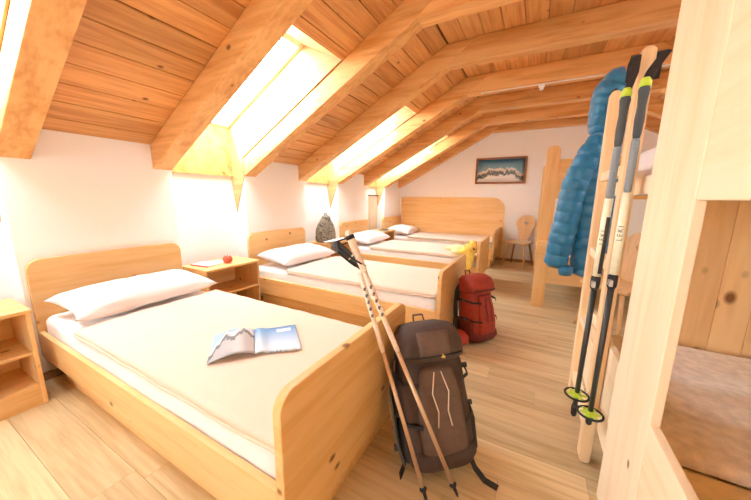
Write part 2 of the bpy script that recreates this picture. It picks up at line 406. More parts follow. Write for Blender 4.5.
# roof beams
names = ['roof beam out of view behind the viewer', 'roof beam out of view behind the viewer, second', 'roof beam out of view behind the viewer, third',
 'roof beam left of the upper left skylight', 'roof beam cut by the left picture edge, right of the corner skylight',
 'big roof beam before the nearest full skylight', 'roof beam beyond the nearest full skylight, above the second bed',
 'roof beam before the second full skylight', 'roof beam with the white cable, beyond the second full skylight',
 'roof beam before the farthest skylight', 'roof beam beyond the farthest skylight', 'last roof beam, lying along the end wall']
for i, y in enumerate(RY):
    w = RW if i < len(RY)-1 else YF-.002-y
    g = thing('roof_beam', 'orange pine ' + names[i], 'beam', (0, y+w/2, ZB), kind='structure', group='roof beams')
    lo = [(-.01, ZB+.002-K*.01), (XK, ZB+K*XK), (XK+.27, ZFL-.001), (XK-.005, ZFL-.004), (-.01, ZC-K*.01-.001)]
    obj('sloping_rafter', MB().prism(lo, 'y', y, y+w), M['beam'], g, bevel=.005, world=True)
    hi = [(XK+.002, ZB+K*XK+.004), (XM-XK-.002, ZB+K*XK+.004), (XM-XK-.274, ZFL-.001), (XK+.274, ZFL-.001)]
    d = .006 if i < len(RY)-1 else 0
    obj('collar_beam', MB().prism(hi, 'y', y-d, y+w-d), M['beam'], g, bevel=.005, world=True)
    obj('sloping_rafter', mirror(MB().prism(lo, 'y', y, y+w)), M['beam'], g, bevel=.005, world=True)

# skylights
def skylight(n, i, right, label):
    a, b = bay(i)
    A = Vector((-.2, (a+b)/2, 1.95)); B = Vector((.906, (a+b)/2, 2.533))
    ang = math.atan2(B.z-A.z, B.x-A.x); ln = (B-A).length
    fx = (lambda m: mirror(m)) if right else (lambda m: m)
    g = thing('window_%d' % n, label, 'window', (XM+.2 if right else -.2, (a+b)/2, 1.95), kind='structure')
    zt = 1.44
    ch = [(-.2,1.38), (-.155,1.06), (0,1.44), (0,ZC), (XO,ZC+K*XO), (XO,ZC+K*XO+.05), (.906,2.56), (-.2,1.98)]
    for y0, y1 in ((a, a+.012), (b-.012, b)):
        obj('side_lining', fx(MB().prism(ch, 'y', y0, y1)), M['lining'], g, world=True)
    obj('sill_lining', fx(MB().box(-.2, -.185, a+.012, b-.012, 1.46, 1.98).box(-.2, -.165, a+.012, b-.012, 1.45, 1.47)), M['beam'], g, world=True)
    obj('head_lining', fx(MB().prism([(.906,2.533),(XO,ZC+K*XO-.003),(XO+.02,ZC+K*XO+.03),(.906,2.575)], 'y', a+.012, b-.012)), M['lining'], g, world=True)
    R = Matrix.Translation((-.2, 0, 1.95)) @ Matrix.Rotation(-ang, 4, 'Y')
    s = MB(); w = .045
    s.box(0, ln, a, a+w, 0, .05).box(0, ln, b-w, b, 0, .05).box(0, w, a+w, b-w, 0, .05).box(ln-w, ln, a+w, b-w, 0, .05)
    obj('sash', fx(s.xf(R)), M['sash'], g, world=True)
    obj('pane', fx(MB().box(w, ln-w, a+w, b-w, .025, .033).xf(R)), M['glass'], g, world=True)
    obj('opening_bar', fx(MB().box(ln-w-.03, ln-w-.01, a+.08, b-.08, -.015, 0).xf(R)), M['metal'], g, world=True)
    # portal light, only guides sampling of the sky through the pane
    p = bpy.data.lights.new('skylight_portal', 'AREA'); p.shape = 'RECTANGLE'; p.size = ln-2*w; p.size_y = b-a-2*w; p.cycles.is_portal = True
    po = bpy.data.objects.new('skylight_portal', p); C.objects.link(po)
    c = R @ Vector((ln/2, (a+b)/2, .02)); nrm = R.to_3x3() @ Vector((0,0,1)); X = R.to_3x3() @ Vector((1,0,0))
    if right: c.x = XM-c.x; nrm.x = -nrm.x; X.x = -X.x
    Y = nrm.cross(X)
    po.matrix_basis = Matrix((X, Y, nrm)).transposed().to_4x4(); po.location = c
L4 = {3: 'skylight at the upper left corner, mostly cut off', 5: 'nearest full skylight with bright pine reveal', 7: 'second skylight, above the third headboard', 9: 'farthest and smallest skylight near the end wall', 1: 'added skylight out of view behind the viewer'}
n = 1
for i in (3, 5, 7, 9, 1): skylight(n, i, False, L4[i]); n += 1  # the last one, behind the viewer, is added for extra daylight
for i, t in ((1, 'added skylight on the bunk side behind the viewer'), (3, 'added skylight on the bunk side above the viewer'), (5, 'added skylight over the near bunk, on the bunk side of the roof'), (9, 'last added skylight on the bunk side, by the end wall')): skylight(n, i, True, t); n += 1  # unseen skylights, added as fill light from the bunk side
for i in (7,):
    a, b = bay(i)
    m = mirror(MB().prism([(-.3, ZC-.3*K), (XO+.05, ZC+K*(XO+.05)), (XO+.05, ZC+K*(XO+.05)+.03), (-.3, ZC-.3*K+.03)], 'y', a-.02, b+.02))
    tag(obj('trim_%d' % i, m, M['board']), 'pine boards closing the roof bay %s' % {7: 'over the far bunk', 9: 'by the end wall on the bunk side'}[i], 'trim', kind='structure')
p = bpy.data.lights.new('window_portal', 'AREA'); p.shape = 'RECTANGLE'; p.size = WX1-WX0-.1; p.size_y = WZ1-WZ0-.1; p.cycles.is_portal = True
po = bpy.data.objects.new('window_portal', p); C.objects.link(po); move(po, ((WX0+WX1)/2, YB-.06, (WZ0+WZ1)/2), (-PI/2, 0, 0))

# pipe casing in the farthest recess
g = thing('pipe_casing', 'narrow tan board casing in the wall recess beside the fourth bed', 'casing', (-.17, 5.5, 0), kind='structure')
obj('casing_board', MB().box(-.199, -.15, 5.38, 5.66, 0, 1.27), M['tan_case'], g, world=True)
obj('cap', MB().box(-.199, -.13, 5.37, 5.70, 1.27, 1.29), M['dark'], g, world=True)

# cable and detector under the fifth beam
tag(obj('ceiling_cable', MB().box(2.10, 3.95, 4.045, 4.062, 2.4885, 2.4955).xf(Matrix.Translation((0,.03,-.009))), M['white_plastic']), 'thin white cable duct under a roof beam', 'cable')
g = thing('smoke_detector', 'small white detector hanging under the roof beam by the cable', 'detector', (2.74, 4.125, 2.486))
obj('base', MB().tube([(2.74,4.125,2.4875), (2.74,4.125,2.465)], .032, 16), M['white_plastic'], g, world=True)
obj('sensor_head', MB().tube([(2.74,4.125,2.465), (2.74,4.125,2.442), (2.74,4.125,2.43)], [.024,.022,.010], 16), M['white_plastic'], g, world=True)

# ------------------------------------------------------------------ single beds
L, W, HH, HF, ZT, ZL = 2.225, .916, .828, .68, .352, .173
def rb(y0, y1, z0, z1, r, x0, x1): return MB().prism(rounded_rect(y0, y1, z0, z1, r, n=8), 'x', x0, x1)
def make_bed(label):
    g = thing('single_bed', label, 'bed', (0,0,0), group='pine single beds')
    obj('headboard', rb(0, W, ZL, HH, .075, .006, .040), M['bed_y'], g, bevel=.004)
    obj('footboard', rb(0, W, .15, HF, .065, L-.034, L), M['bed_y'], g, bevel=.004)
    for y0 in (0, W-.026): obj('side_rail', MB().box(.040, L-.034, y0, y0+.026, ZL, ZT), M['bed_x'], g, bevel=.003)
    obj('plinth', MB().box(.14, L-.05, .06, W-.06, 0, ZL+.04), M['bed_x'], g, bevel=.003)
    # mattress in a white sheet
    mt = MB(); x0, x1, y0, y1, z0, z1 = .046, L-.04, .030, W-.030, ZL+.045, .452
    rings = []; N = 60
    def ring(x, k):
        pts = []; r = .045
        e = .03*k
        a, b, c, d = y0+e, y1-e, z0+e, z1-e
        for (cy, cz, t0) in ((b-r, c+r, -PI/2), (b-r, d-r, 0), (a+r, d-r, PI/2), (a+r, c+r, PI)):
            for q in range(6):
                t = t0 + PI/2*q/5
                pts.append(Vector((x, cy+r*math.cos(t), cz+r*math.sin(t))))
        for p in pts:
            wv = nz(p.x*5, p.y*14, p.z*9, 1)*.006 + nz(p.x*16, p.y*7, p.z*18, 1)*.004
            p.y += wv; p.z += wv*.5
        return pts
    rings = [ring(x0, 1)] + [ring(x0+.012, .3)] + [ring(x0+.03+(x1-x0-.06)*k/N, 0) for k in range(N+1)] + [ring(x1-.012, .3), ring(x1, 1)]
    obj('mattress', mt.loft(rings), M['sheet'], g, smooth=True)
    return g
bedA = make_bed('nearest pine bed, with open magazine on its beige blanket')
A1, A2, A3, A4 = .677, 2.311, 4.075, 5.60
move(bedA, (0, A1, 0))
b2 = copy_tree(bedA); move(b2, (0, A2, 0)); b2['label'] = 'second pine bed, with the red backpack at its footboard'
b3 = copy_tree(bedA); move(b3, (0, A3, 0)); b3['label'] = 'third pine bed, with yellow garment hanging on its footboard'
b4 = copy_tree(bedA); move(b4, (0, A4, 0)); b4['label'] = 'farthest pine bed, with tall rounded panel along the end wall'
def big_panel():
    P = [(.045,.06), (L+.05,.06)]
    r = .24
    P += [(L+.05-r+r*math.cos(PI/2*k/10), 1.262-r+r*math.sin(PI/2*k/10)) for k in range(11)]
    P += [(.045,1.262)]
    return MB().prism(P, 'y', W-.002, W+.0085)
obj('wall_panel', big_panel(), M['bed_x'], b4, bevel=.003)

# pillows
def pillow_mesh(sx, sy, h, seed):
    mb = MB(); n = 28
    def P(u, v, s):
        a, b = 2*u-1, 2*v-1
        # pulled-in sides, pointed corners
        ex = sx/2*a*(1-.10*(1-b*b)*abs(a)**3 + .02*abs(a*b)**4); ey = sy/2*b*(1-.06*(1-a*a)*abs(b)**3 + .03*abs(a*b)**4)
        t = max(0, (1-abs(a)**3.4))**.5*max(0, (1-abs(b)**4.5))**.5
        z = s*h/2*t*(1 if s > 0 else .75)
        z += s*t**.5*.012*nz(ex*6+seed, ey*6, seed) + .006*nz(ex*15, ey*15, seed)*t**.3
        return Vector((ex, ey, z))
    mb.grid(lambda u, v: P(u, v, 1), n, n); mb.grid(lambda u, v: P(u, v, -1), n, n)
    return mb
def pillow(label, loc, rot, seed=0, sx=.45, sy=.85, h=.17):
    o = obj('pillow', pillow_mesh(sx, sy, h, seed), M['pillow'], smooth='weld')
    move(o, loc, rot); tag(o, label, 'pillow', 'white pillows on the single beds'); return o
ZP = .556
pillow('white pillow on the nearest bed', (.345, A1+.47, ZP-.004), (0, .09, .03), 1.3)
pillow('white pillow on the second bed, beyond the apple', (.33, A2+.47, ZP-.004), (0, .12, -.05), 4.1)
pillow('white pillow on the third bed', (.30, A3+.45, ZP), (0, .12, .02), 7.7)
pillow('white pillow on the farthest bed, against the tall panel', (.32, A4+.45, ZP), (0, .15, .08), 9.2)

# blankets: beige, spread over most of the mattress
def blanket(y_bed, label, seed, x0=.575, x1=L-.045, back=.03, top=.470):
    mb = MB(); nu, nv = 60, 48
    ya, yb = .036, W-.036
    drop = .014
    tot = (yb-ya) + 2*drop
    def P(u, v, th):
        x = x0+(x1-x0)*u
        if u < .02: x += .01*nz(v*8+seed, 1, 2)
        d = v*tot
        if d < drop: y, z = ya - .004*math.sin(min(1, (drop-d)/drop)*PI/2), top-(drop-d)*1.0
        elif d > tot-drop: y, z = yb+.004*math.sin(min(1, (d-tot+drop)/drop)*PI/2), top-(d-tot+drop)
        else: y, z = ya+(d-drop), top
        e = min(d, tot-d)
        if e < drop*1.6: z -= .0*e; 
        y += .006*nz(x*5, seed, 3)*(1 if e < drop else .2)
        z += .004*nz(x*4+seed, y*5, 0) + .003*nz(x*11, y*9+seed, 1) + (-.006+.012*nz(x*3.3, seed, 9) if e < drop else 0)
        z += .010*max(0, 1-(d-drop)/.05)*0
        return Vector((x, y, z))
    mb.grid(lambda u, v: P(u, v, 0), nu, nv)
    g = obj('blanket', mb, M['blanket'], smooth=True, solid=.014)
    move(g, (0, y_bed, .006))
    tag(g, label, 'blanket', 'beige blankets on the single beds')
    # hem: a stitched strip round the free edges
    h = MB()
    e1 = [P(k/nu, 0, 0)+Vector((0,-.004,-.004)) for k in range(nu+1)]
    h.tube(e1, .0075, 8)
    obj('hem', h, M['hem'], g, smooth=True)
    e2 = [P(0, k/nv, 0)+Vector((-.003,0,0)) for k in range(nv+1)]
    obj('hem', MB().tube(e2, .0085, 8), M['blanket'], g, smooth=True)
    return g
blanket(A1, 'beige blanket on the nearest bed, under the open magazine', 2.2)
blanket(A2, 'beige blanket on the second bed', 5.4)
blanket(A3, 'beige blanket on the third bed', 8.1)
blanket(A4, 'beige blanket on the farthest bed by the end wall', 11.3)

# ------------------------------------------------------------------ nightstands
def make_stand(label):
    """local: x depth (front at +.33), y 0..dy"""
    g = thing('nightstand', label, 'nightstand', group='open pine nightstands'); dy = .56; xb, xf, H = -.06, .325, .59
    obj('top', MB().box(xb, xf+.008, -.005, dy+.005, H-.022, H), M['bed_y'], g, bevel=.003)
    for y0 in (0, dy-.02): obj('side_panel', MB().box(xb, xf, y0, y0+.02, 0, H-.022), M['bed_z'], g, bevel=.002)
    obj('back_panel', MB().box(xb, xb+.012, .02, dy-.02, .02, H-.022), M['bed_y'], g)
    obj('shelf', MB().box(xb+.012, xf-.012, .02, dy-.02, .315, .333), M['bed_y'], g, bevel=.002)
    obj('shelf', MB().box(xb+.012, xf-.004, .02, dy-.02, .105, .123), M['bed_y'], g, bevel=.002)
    obj('kickboard', MB().box(xf-.024, xf-.006, .02, dy-.02, 0, .105), M['bed_y'], g)
    return g
s1 = make_stand('empty pine nightstand left of the nearest bed'); move(s1, (0, .048, 0))
s2 = copy_tree(s1); move(s2, (0, 1.632, 0)); s2['label'] = 'pine nightstand with the apple, between first and second bed'
s3 = copy_tree(s1); move(s3, (0, 3.40, 0)); s3['label'] = 'pine nightstand with the camouflage bag, between second and third bed'
s4 = copy_tree(s1); move(s4, (-.02, 5.03, 0)); s4['label'] = 'pine nightstand with dark book, between third and farthest bed'

# things on the nightstands
g = thing('apple', 'red apple on the nightstand beside the second bed', 'apple', (.20, 1.93, .59))
rings = []
for k in range(15):
    t = PI*k/14; r = .045*math.sin(t)*(1+.10*math.cos(t)); z = .041-.041*math.cos(t)
    if k == 0 or k == 14: r = .004
    if t > 2.5: z -= (t-2.5)*.016
    rings.append([Vector((r*math.cos(2*PI*i/18), r*math.sin(2*PI*i/18), z)) for i in range(18)])
obj('fruit', MB().loft(rings), M['apple'], g, smooth=True)
obj('stalk', MB().tube([(0,0,.066), (.003,0,.080), (.009,.002,.092)], .0022, 6), M['stem'], g)
g = thing('booklet', 'pale booklet with red edge lying left of the apple', 'booklet', (.10, 1.775, .59), (0,0,.16))
obj('pages', MB().box(-.105,.105,-.075,.075,.0015,.010), M['paper'], g); obj('cover', MB().box(-.107,.107,-.077,.077,.010,.0125), M['cover'], g)
obj('red_strip', MB().box(-.107,.107,-.079,-.0725,.0,.0128), M['pinkcov'], g)
g = thing('leaflet', 'white folded leaflet lying beside the booklet', 'leaflet', (.09, 1.93, .59), (0,0,-.5))
obj('sheet', MB().box(-.05,.05,-.09,.09,.0005,.003), M['paper'], g)
obj('cover', MB().box(-.05,.05,-.09,.09,.003,.0045), M['cover'], g)
g = thing('book', 'dark thin book on the nightstand beside the farthest bed', 'book', (.20, 5.33, .59), (0,0,.1))
obj('pages', MB().box(-.07,.07,-.10,.10,.003,.016), M['paper'], g); obj('cover', MB().box(-.073,.073,-.103,.103,.016,.02).box(-.073,.073,-.103,.103,0,.003), M['dark'], g)

# camouflage bag
g = thing('camouflage_bag', 'small camouflage bag standing on the nightstand beside the third bed', 'bag', (.10, 3.60, .59), (0,0,.1))
rings = []
prof = [(0,.86),(.03,1.0),(.10,1.0),(.18,.93),(.25,.78),(.30,.60),(.335,.42),(.345,.25)]
for z, k in prof:
    rings.append([Vector((.105*k*abs(math.cos(t))**.8*(1 if math.cos(t)>0 else -1)+.006*nz(z*30, t*2), .20*k*abs(math.sin(t))**.8*(1 if math.sin(t)>0 else -1)+.012*nz(t, z*25, 4), z)) for t in [2*PI*i/28 for i in range(28)]])
obj('body', MB().loft(rings), M['camo'], g, smooth=True)
obj('hood_flap', MB().ball((.01,.0,.335), (.06,.085,.055)), M['camo'], g, smooth=True)
obj('carry_loop', MB().tube([(.0,-.03,.375),(.0,-.02,.41),(.0,.02,.41),(.0,.03,.375)], .008, 8), M['camo'], g, smooth=True)
obj('pink_pocket', MB().ball((.083,-.03,.035), (.016,.05,.026)), M['pink'], g, smooth=True)
# pale cloth and a brown pouch on the same nightstand
def cloth(name, label, cat, loc, sx, sy, mat, seed, amp=.02, rz=0, drape=0):
    mb = MB().grid(lambda u, v: Vector(((u-.5)*sx, (v-.5)*sy, .012+amp*.5*(1+nz(u*4+seed, v*4, seed)) )), 20, 20)
    o = obj(name, mb, mat, smooth=True, solid=.01); move(o, loc, (0,0,rz)); return tag(o, label, cat)
cloth('towel', 'pale crumpled towel in front of the camouflage bag', 'towel', (.272, 3.60, .592), .10, .44, M['sheet'], 3.3, .03, .05)
pb = MB().ball((0,0,.028), (.045,.085,.030)); o = obj('pouch', pb, M['chair_leg'], smooth=True); move(o, (.262, 3.905, .589), (0,0,.1)); tag(o, 'brown pouch on the nightstand edge beside the pale towel', 'pouch')

# ------------------------------------------------------------------ magazine
def uvmesh(name, fn, nu, nv, mat, parent, solid=0):
    mb = MB().grid(fn, nu, nv)
    me = bpy.data.meshes.new(name); me.from_pydata([tuple(p) for p in mb.v], [], mb.f); me.materials.append(mat)
    u = me.uv_layers.new(name='UVMap')
    for l in me.loops:
        i = l.vertex_index; u.data[l.index].uv = ((i % (nu+1))/nu, (i//(nu+1))/nv)
    for p in me.polygons: p.use_smooth = True
    o = bpy.data.objects.new(name, me); C.objects.link(o); o.parent = parent
    if solid: m = o.modifiers.new('solid', 'SOLIDIFY'); m.thickness = solid; m.offset = -1
    return o
zm = .4905
mg = thing('magazine', 'open magazine with mountain photographs lying on the nearest bed', 'magazine', (1.58, 1.10, zm))
SB, ST = Vector((1.693,1.019)), Vector((1.478,1.190))      # spine, bottom and top
LB, LT = Vector((1.571,.857)), Vector((1.342,1.043)); RB, RT = Vector((1.849,1.168)), Vector((1.622,1.361))
def page(o0, o1, s0, s1, hump):
    def fn(u, v):                                # u across from outer to spine edge, v bottom to top
        a = o0.lerp(o1, v); b = s0.lerp(s1, v); p = a.lerp(b, u)
        z = hump(u, v)
        return Vector((p.x-1.58, p.y-1.10, z))
    return fn
hl = lambda u, v: .004 + .030*math.sin(min(1, max(0, (u-.02)/.98))*PI)**1.0*(.45+.55*u) + .004*u
hr = lambda u, v: .004 + .010*math.exp(-((u-.12)/.12)**2) + .0008*math.sin(u*9)
uvmesh('left_page', page(LB, LT, SB, ST, hl), 26, 10, M['page_l'], mg, .0025)
uvmesh('right_page', page(SB, ST, RB, RT, hr), 26, 10, M['page_r'], mg, .0025)
t = MB().grid(lambda u, v: (lambda p: Vector((p.x, p.y, p.z+.001)))(page(SB, ST, RB, RT, hr)(.52+.34*u, .76+.12*v)), 8, 3)
obj('title_strip', t, M['paper'], mg, solid=.0004)

# ------------------------------------------------------------------ wall picture
pg = thing('wall_picture', 'framed mountain panorama hanging on the end wall', 'picture', (2.126, YF, 1.53))
PX0, PX1, PZ0, PZ1 = 1.668, 2.592, 1.53, 2.034; fw = .036
fr = MB()
for z0, z1 in ((PZ0, PZ0+fw), (PZ1-fw, PZ1)): fr.box(PX0, PX1, YF-.028, YF-.001, z0, z1)
for x0, x1 in ((PX0, PX0+fw), (PX1-fw, PX1)): fr.box(x0, x1, YF-.028, YF-.001, PZ0+fw, PZ1-fw)
obj('picture_frame', fr, M['frame'], pg, world=True, bevel=.003)
uvmesh('print', lambda u, v: Vector((PX0+fw-.002+(PX1-PX0-2*fw+.004)*u-2.126, -.010, PZ0+fw-.002+(PZ1-PZ0-2*fw+.004)*v-1.53)), 4, 4, M['print'], pg, .006)

# ------------------------------------------------------------------ farmhouse chairs
def make_chair(label):
    """local: seat centre at origin, faces -y"""
    g = thing('farmhouse_chair', label, 'chair', group='farmhouse chairs with heart cut-out')
    sp = [(-.215,-.20),(.215,-.20),(.175,.19),(-.175,.19)]
    obj('seat', MB().prism(sp, 'z', .43, .458), M['chair'], g, bevel=.006)
    # back board with a rounded head and a heart hole (outline ring + hole joined as quads)
    N = 64
    def outl(t):
        z = -math.cos(t); x = math.sin(t)
        hw = .13 + .055*math.exp(-((z-.45)/.42)**2)
        if z < -.2: hw = .10+.055*math.exp(-((z-.45)/.6)**2) - .02*math.sin((z+.2)*3)
        return Vector((hw*math.copysign(abs(x)**.55, x), .70+.235*z))
    def heart(t):
        x = 16*math.sin(t)**3; y = 13*math.cos(t)-5*math.cos(2*t)-2*math.cos(3*t)-math.cos(4*t)
        return Vector((x/16*.036, .79+y/16*.034))
    ob = [outl(2*PI*k/N) for k in range(N)]; hb = [heart(PI-2*PI*k/N*1) for k in range(N)]
    hb = [Vector((-h.x, h.y)) if (h.x*o.x < 0) else h for h, o in zip(hb, ob)]
    vs = []
    tilt = lambda z: .165+(z-.46)*.20
    for yo in (-.010, .010):
        vs += [(p.x, tilt(p.y)+yo, p.y) for p in ob] + [(p.x, tilt(p.y)+yo, p.y) for p in hb]
    fs = []
    for k in range(N):
        j = (k+1) % N
        fs += [(k, j, N+j, N+k), (2*N+k, 3*N+k, 3*N+j, 2*N+j), (k, 2*N+k, 2*N+j, j), (N+k, N+j, 3*N+j, 3*N+k)]
    obj('backrest', MB().add(vs, fs), M['chair'], g)
    for sx in (-1, 1):
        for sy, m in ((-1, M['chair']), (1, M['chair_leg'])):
            a = (sx*.13, sy*.12, .43); b = (sx*.205, sy*.20, 0)
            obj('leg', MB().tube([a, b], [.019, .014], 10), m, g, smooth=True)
    return g
ch = make_chair('wooden heart-back chair standing against the end wall by the farthest bed'); move(ch, (2.60, 6.17, 0), (0,0,-.35))
ch2 = copy_tree(ch); move(ch2, (3.55, 3.58, 0), (0,0,-.785)); ch2['label'] = 'wooden chair mostly hidden behind the ladder and the blue jacket'

# ------------------------------------------------------------------ far bunk
bk = thing('bunk_bed', 'far bunk bed with tall rounded post, beyond the blue jacket', 'bunk bed', (2.86, 3.93, 0), group='pine bunk beds')
def post(x0, x1, y0, y1, h, r=.05): return MB().prism(rounded_rect(x0, x1, 0, h, r, n=6), 'y', y0, y1)
for x0 in (2.86, 4.74):
    for y0 in (3.93, 5.93): obj('post', post(x0, x0+.128, y0, y0+.045, 1.80), M['bed_z'], bk, world=True, bevel=.004)
for y0 in (3.94, 5.94):
    obj('end_panel', MB().box(2.988, 4.74, y0, y0+.025, 1.25, 1.66), M['bed_x'], bk, world=True)
    obj('end_panel', MB().box(2.988, 4.74, y0, y0+.025, .29, .60), M['bed_x'], bk, world=True)
for x0 in (2.882, 4.82):
    obj('side_board', MB().box(x0, x0+.026, 3.975, 5.93, .31, .50), M['bed_y'], bk, world=True); obj('side_board', MB().box(x0, x0+.026, 3.975, 5.93, 1.27, 1.46), M['bed_y'], bk, world=True)
for z in (.34, 1.30):
    obj('mattress', MB().box(2.912, 4.815, 3.97, 5.925, z, z+.15), M['sheet'], bk, world=True, bevel=.03)
obj('shelf_box', MB().box(2.855, 3.005, 3.80, 3.929, .60, .785), M['bed_x'], bk, world=True, bevel=.004)

# ------------------------------------------------------------------ near bunk
nb = thing('bunk_bed', 'near pale pine bunk bed filling the right edge of the picture', 'bunk bed', (3.16, .8, 0), group='pine bunk beds')
BX0, BX1, Y0, Y1 = 3.147, 3.172, -.75, 2.20
obj('wide_post', MB().box(BX0, BX1, 1.18, 1.535, 0, 1.97), M['bunk_z'], nb, world=True, bevel=.003)
obj('wide_post', MB().box(BX0, BX1, -.80, Y0, 0, 1.97), M['bunk_z'], nb, world=True, bevel=.003)
obj('guard_board', MB().box(BX0, BX1, Y0, 1.178, .20, .61), M['bunk_y'], nb, world=True, bevel=.003)
obj('guard_board', MB().box(BX0, BX1, 1.537, Y1, .20, .61), M['bunk_y'], nb, world=True, bevel=.003)
obj('upper_side_board', MB().box(BX0+.002, BX1+.002, Y0, 1.178, 1.24, 1.92), M['bunk_y'], nb, world=True, bevel=.003)
ep = MB(); x = 3.40
while x < 5.18:
    ep.box(x, min(x+.117, 5.2), Y1-.02, Y1, .2, 1.24); x += .119
obj('end_panel', ep, M['panel_z'], nb, world=True)
obj('lower_deck', MB().box(BX1, 5.2, Y0, Y1-.02, .22, .27), M['bunk_x'], nb, world=True)
obj('upper_deck', MB().box(BX1, 5.2, Y0, Y1-.02, 1.26, 1.33), M['bunk_x'], nb, world=True)
bpn = MB(); yy = Y0
while yy < Y1-.03:
    bpn.box(5.2, 5.22, yy, min(yy+.117, Y1), .2, 1.68); yy += .119
obj('back_panel', bpn, M['panel_z'], nb, world=True)
for x0, y0 in ((3.35,2.10),(5.0,2.10),(5.0,-.7)): obj('foot_block', MB().box(x0, x0+.08, y0, y0+.08, 0, .22), M['bunk_z'], nb, world=True)
def soft(x0, x1, y0, y1, z0, z1, amp, seed, n=44):
    mb = MB()
    def f(u, v):
        e = min(u, 1-u)*(x1-x0); d = min(v, 1-v)*(y1-y0); k = min(1, e/.05); k = (1-(1-k)**2)**.5; q = min(1, d/.05); q = (1-(1-q)**2)**.5
        x, y = x0+(x1-x0)*u, y0+(y1-y0)*v
        return Vector((x, y, z0+(z1-z0)*k*q + amp*k*q*(nz(x*4+seed, y*5, seed)+.5*nz(x*9, y*11, seed))))
    mb.grid(f, n, n)
    mb.add([(x0,y0,z0),(x1,y0,z0),(x1,y1,z0),(x0,y1,z0)], [(0,3,2,1)])
    return mb
obj('mattress', soft(3.18, 5.19, Y0+.01, Y1-.03, .271, .43, .004, 2), M['tan_sheet'], nb, smooth=True, world=True)
obj('mattress', soft(3.18, 5.19, Y0+.01, Y1-.03, 1.331, 1.46, .003, 2), M['sheet'], nb, smooth=True, world=True)
# grey wool blanket on the lower mattress; tan one peeps out below
gb = MB()
def gbf(u, v):
    x = 3.19+1.85*u; y0 = 1.27-.05*u+.008*nz(u*14, 0, 1); y = y0+(2.15-y0)*v
    z = .482+.012*nz(x*3, y*4, 5)+.006*nz(x*8, y*9, 3)
    k = max(0, 1-v/.05); z -= .03*k*k
    return Vector((x, y, z))
gb.grid(gbf, 60, 50)
o = obj('wool_blanket', gb, M['grey_blanket'], smooth=True, solid=.022); tag(o, 'grey brown wool blanket on the lower mattress of the near bunk', 'blanket')
tb = MB()
def tbf(u, v):
    x = 3.19+1.85*u; y = 1.08-.04*u+.17*v
    z = .452+.006*abs(math.sin(x*34+y*20+2*nz(x*6, y*6)))*max(0,1-v)**.5 - .010*max(0, 1-v/.1)
    return Vector((x, y, z))
tb.grid(tbf, 120, 14)
o = obj('cotton_blanket', tb, M['tan_sheet'], smooth=True, solid=.008); tag(o, 'tan folded blanket edge showing below the grey wool blanket', 'blanket')

# ------------------------------------------------------------------ ladder
ld = thing('bunk_ladder', 'pale wooden ladder in front of the near bunk, poles and jacket on it', 'ladder', (3.122, 1.95, 0))
for y0 in (1.69, 2.20):
    obj('rail', MB().prism(rounded_rect(3.098, 3.144, 0, 1.80, .020, bottom=True, n=4), 'y', y0, y0+.06), M['ladder'], ld, world=True, bevel=.003)
for z in (.17, .54, .95, 1.36):
    obj('rung', MB().box(3.102, 3.140, 1.75, 2.20, z-.022, z+.022), M['bunk_y'], ld, world=True, bevel=.003)

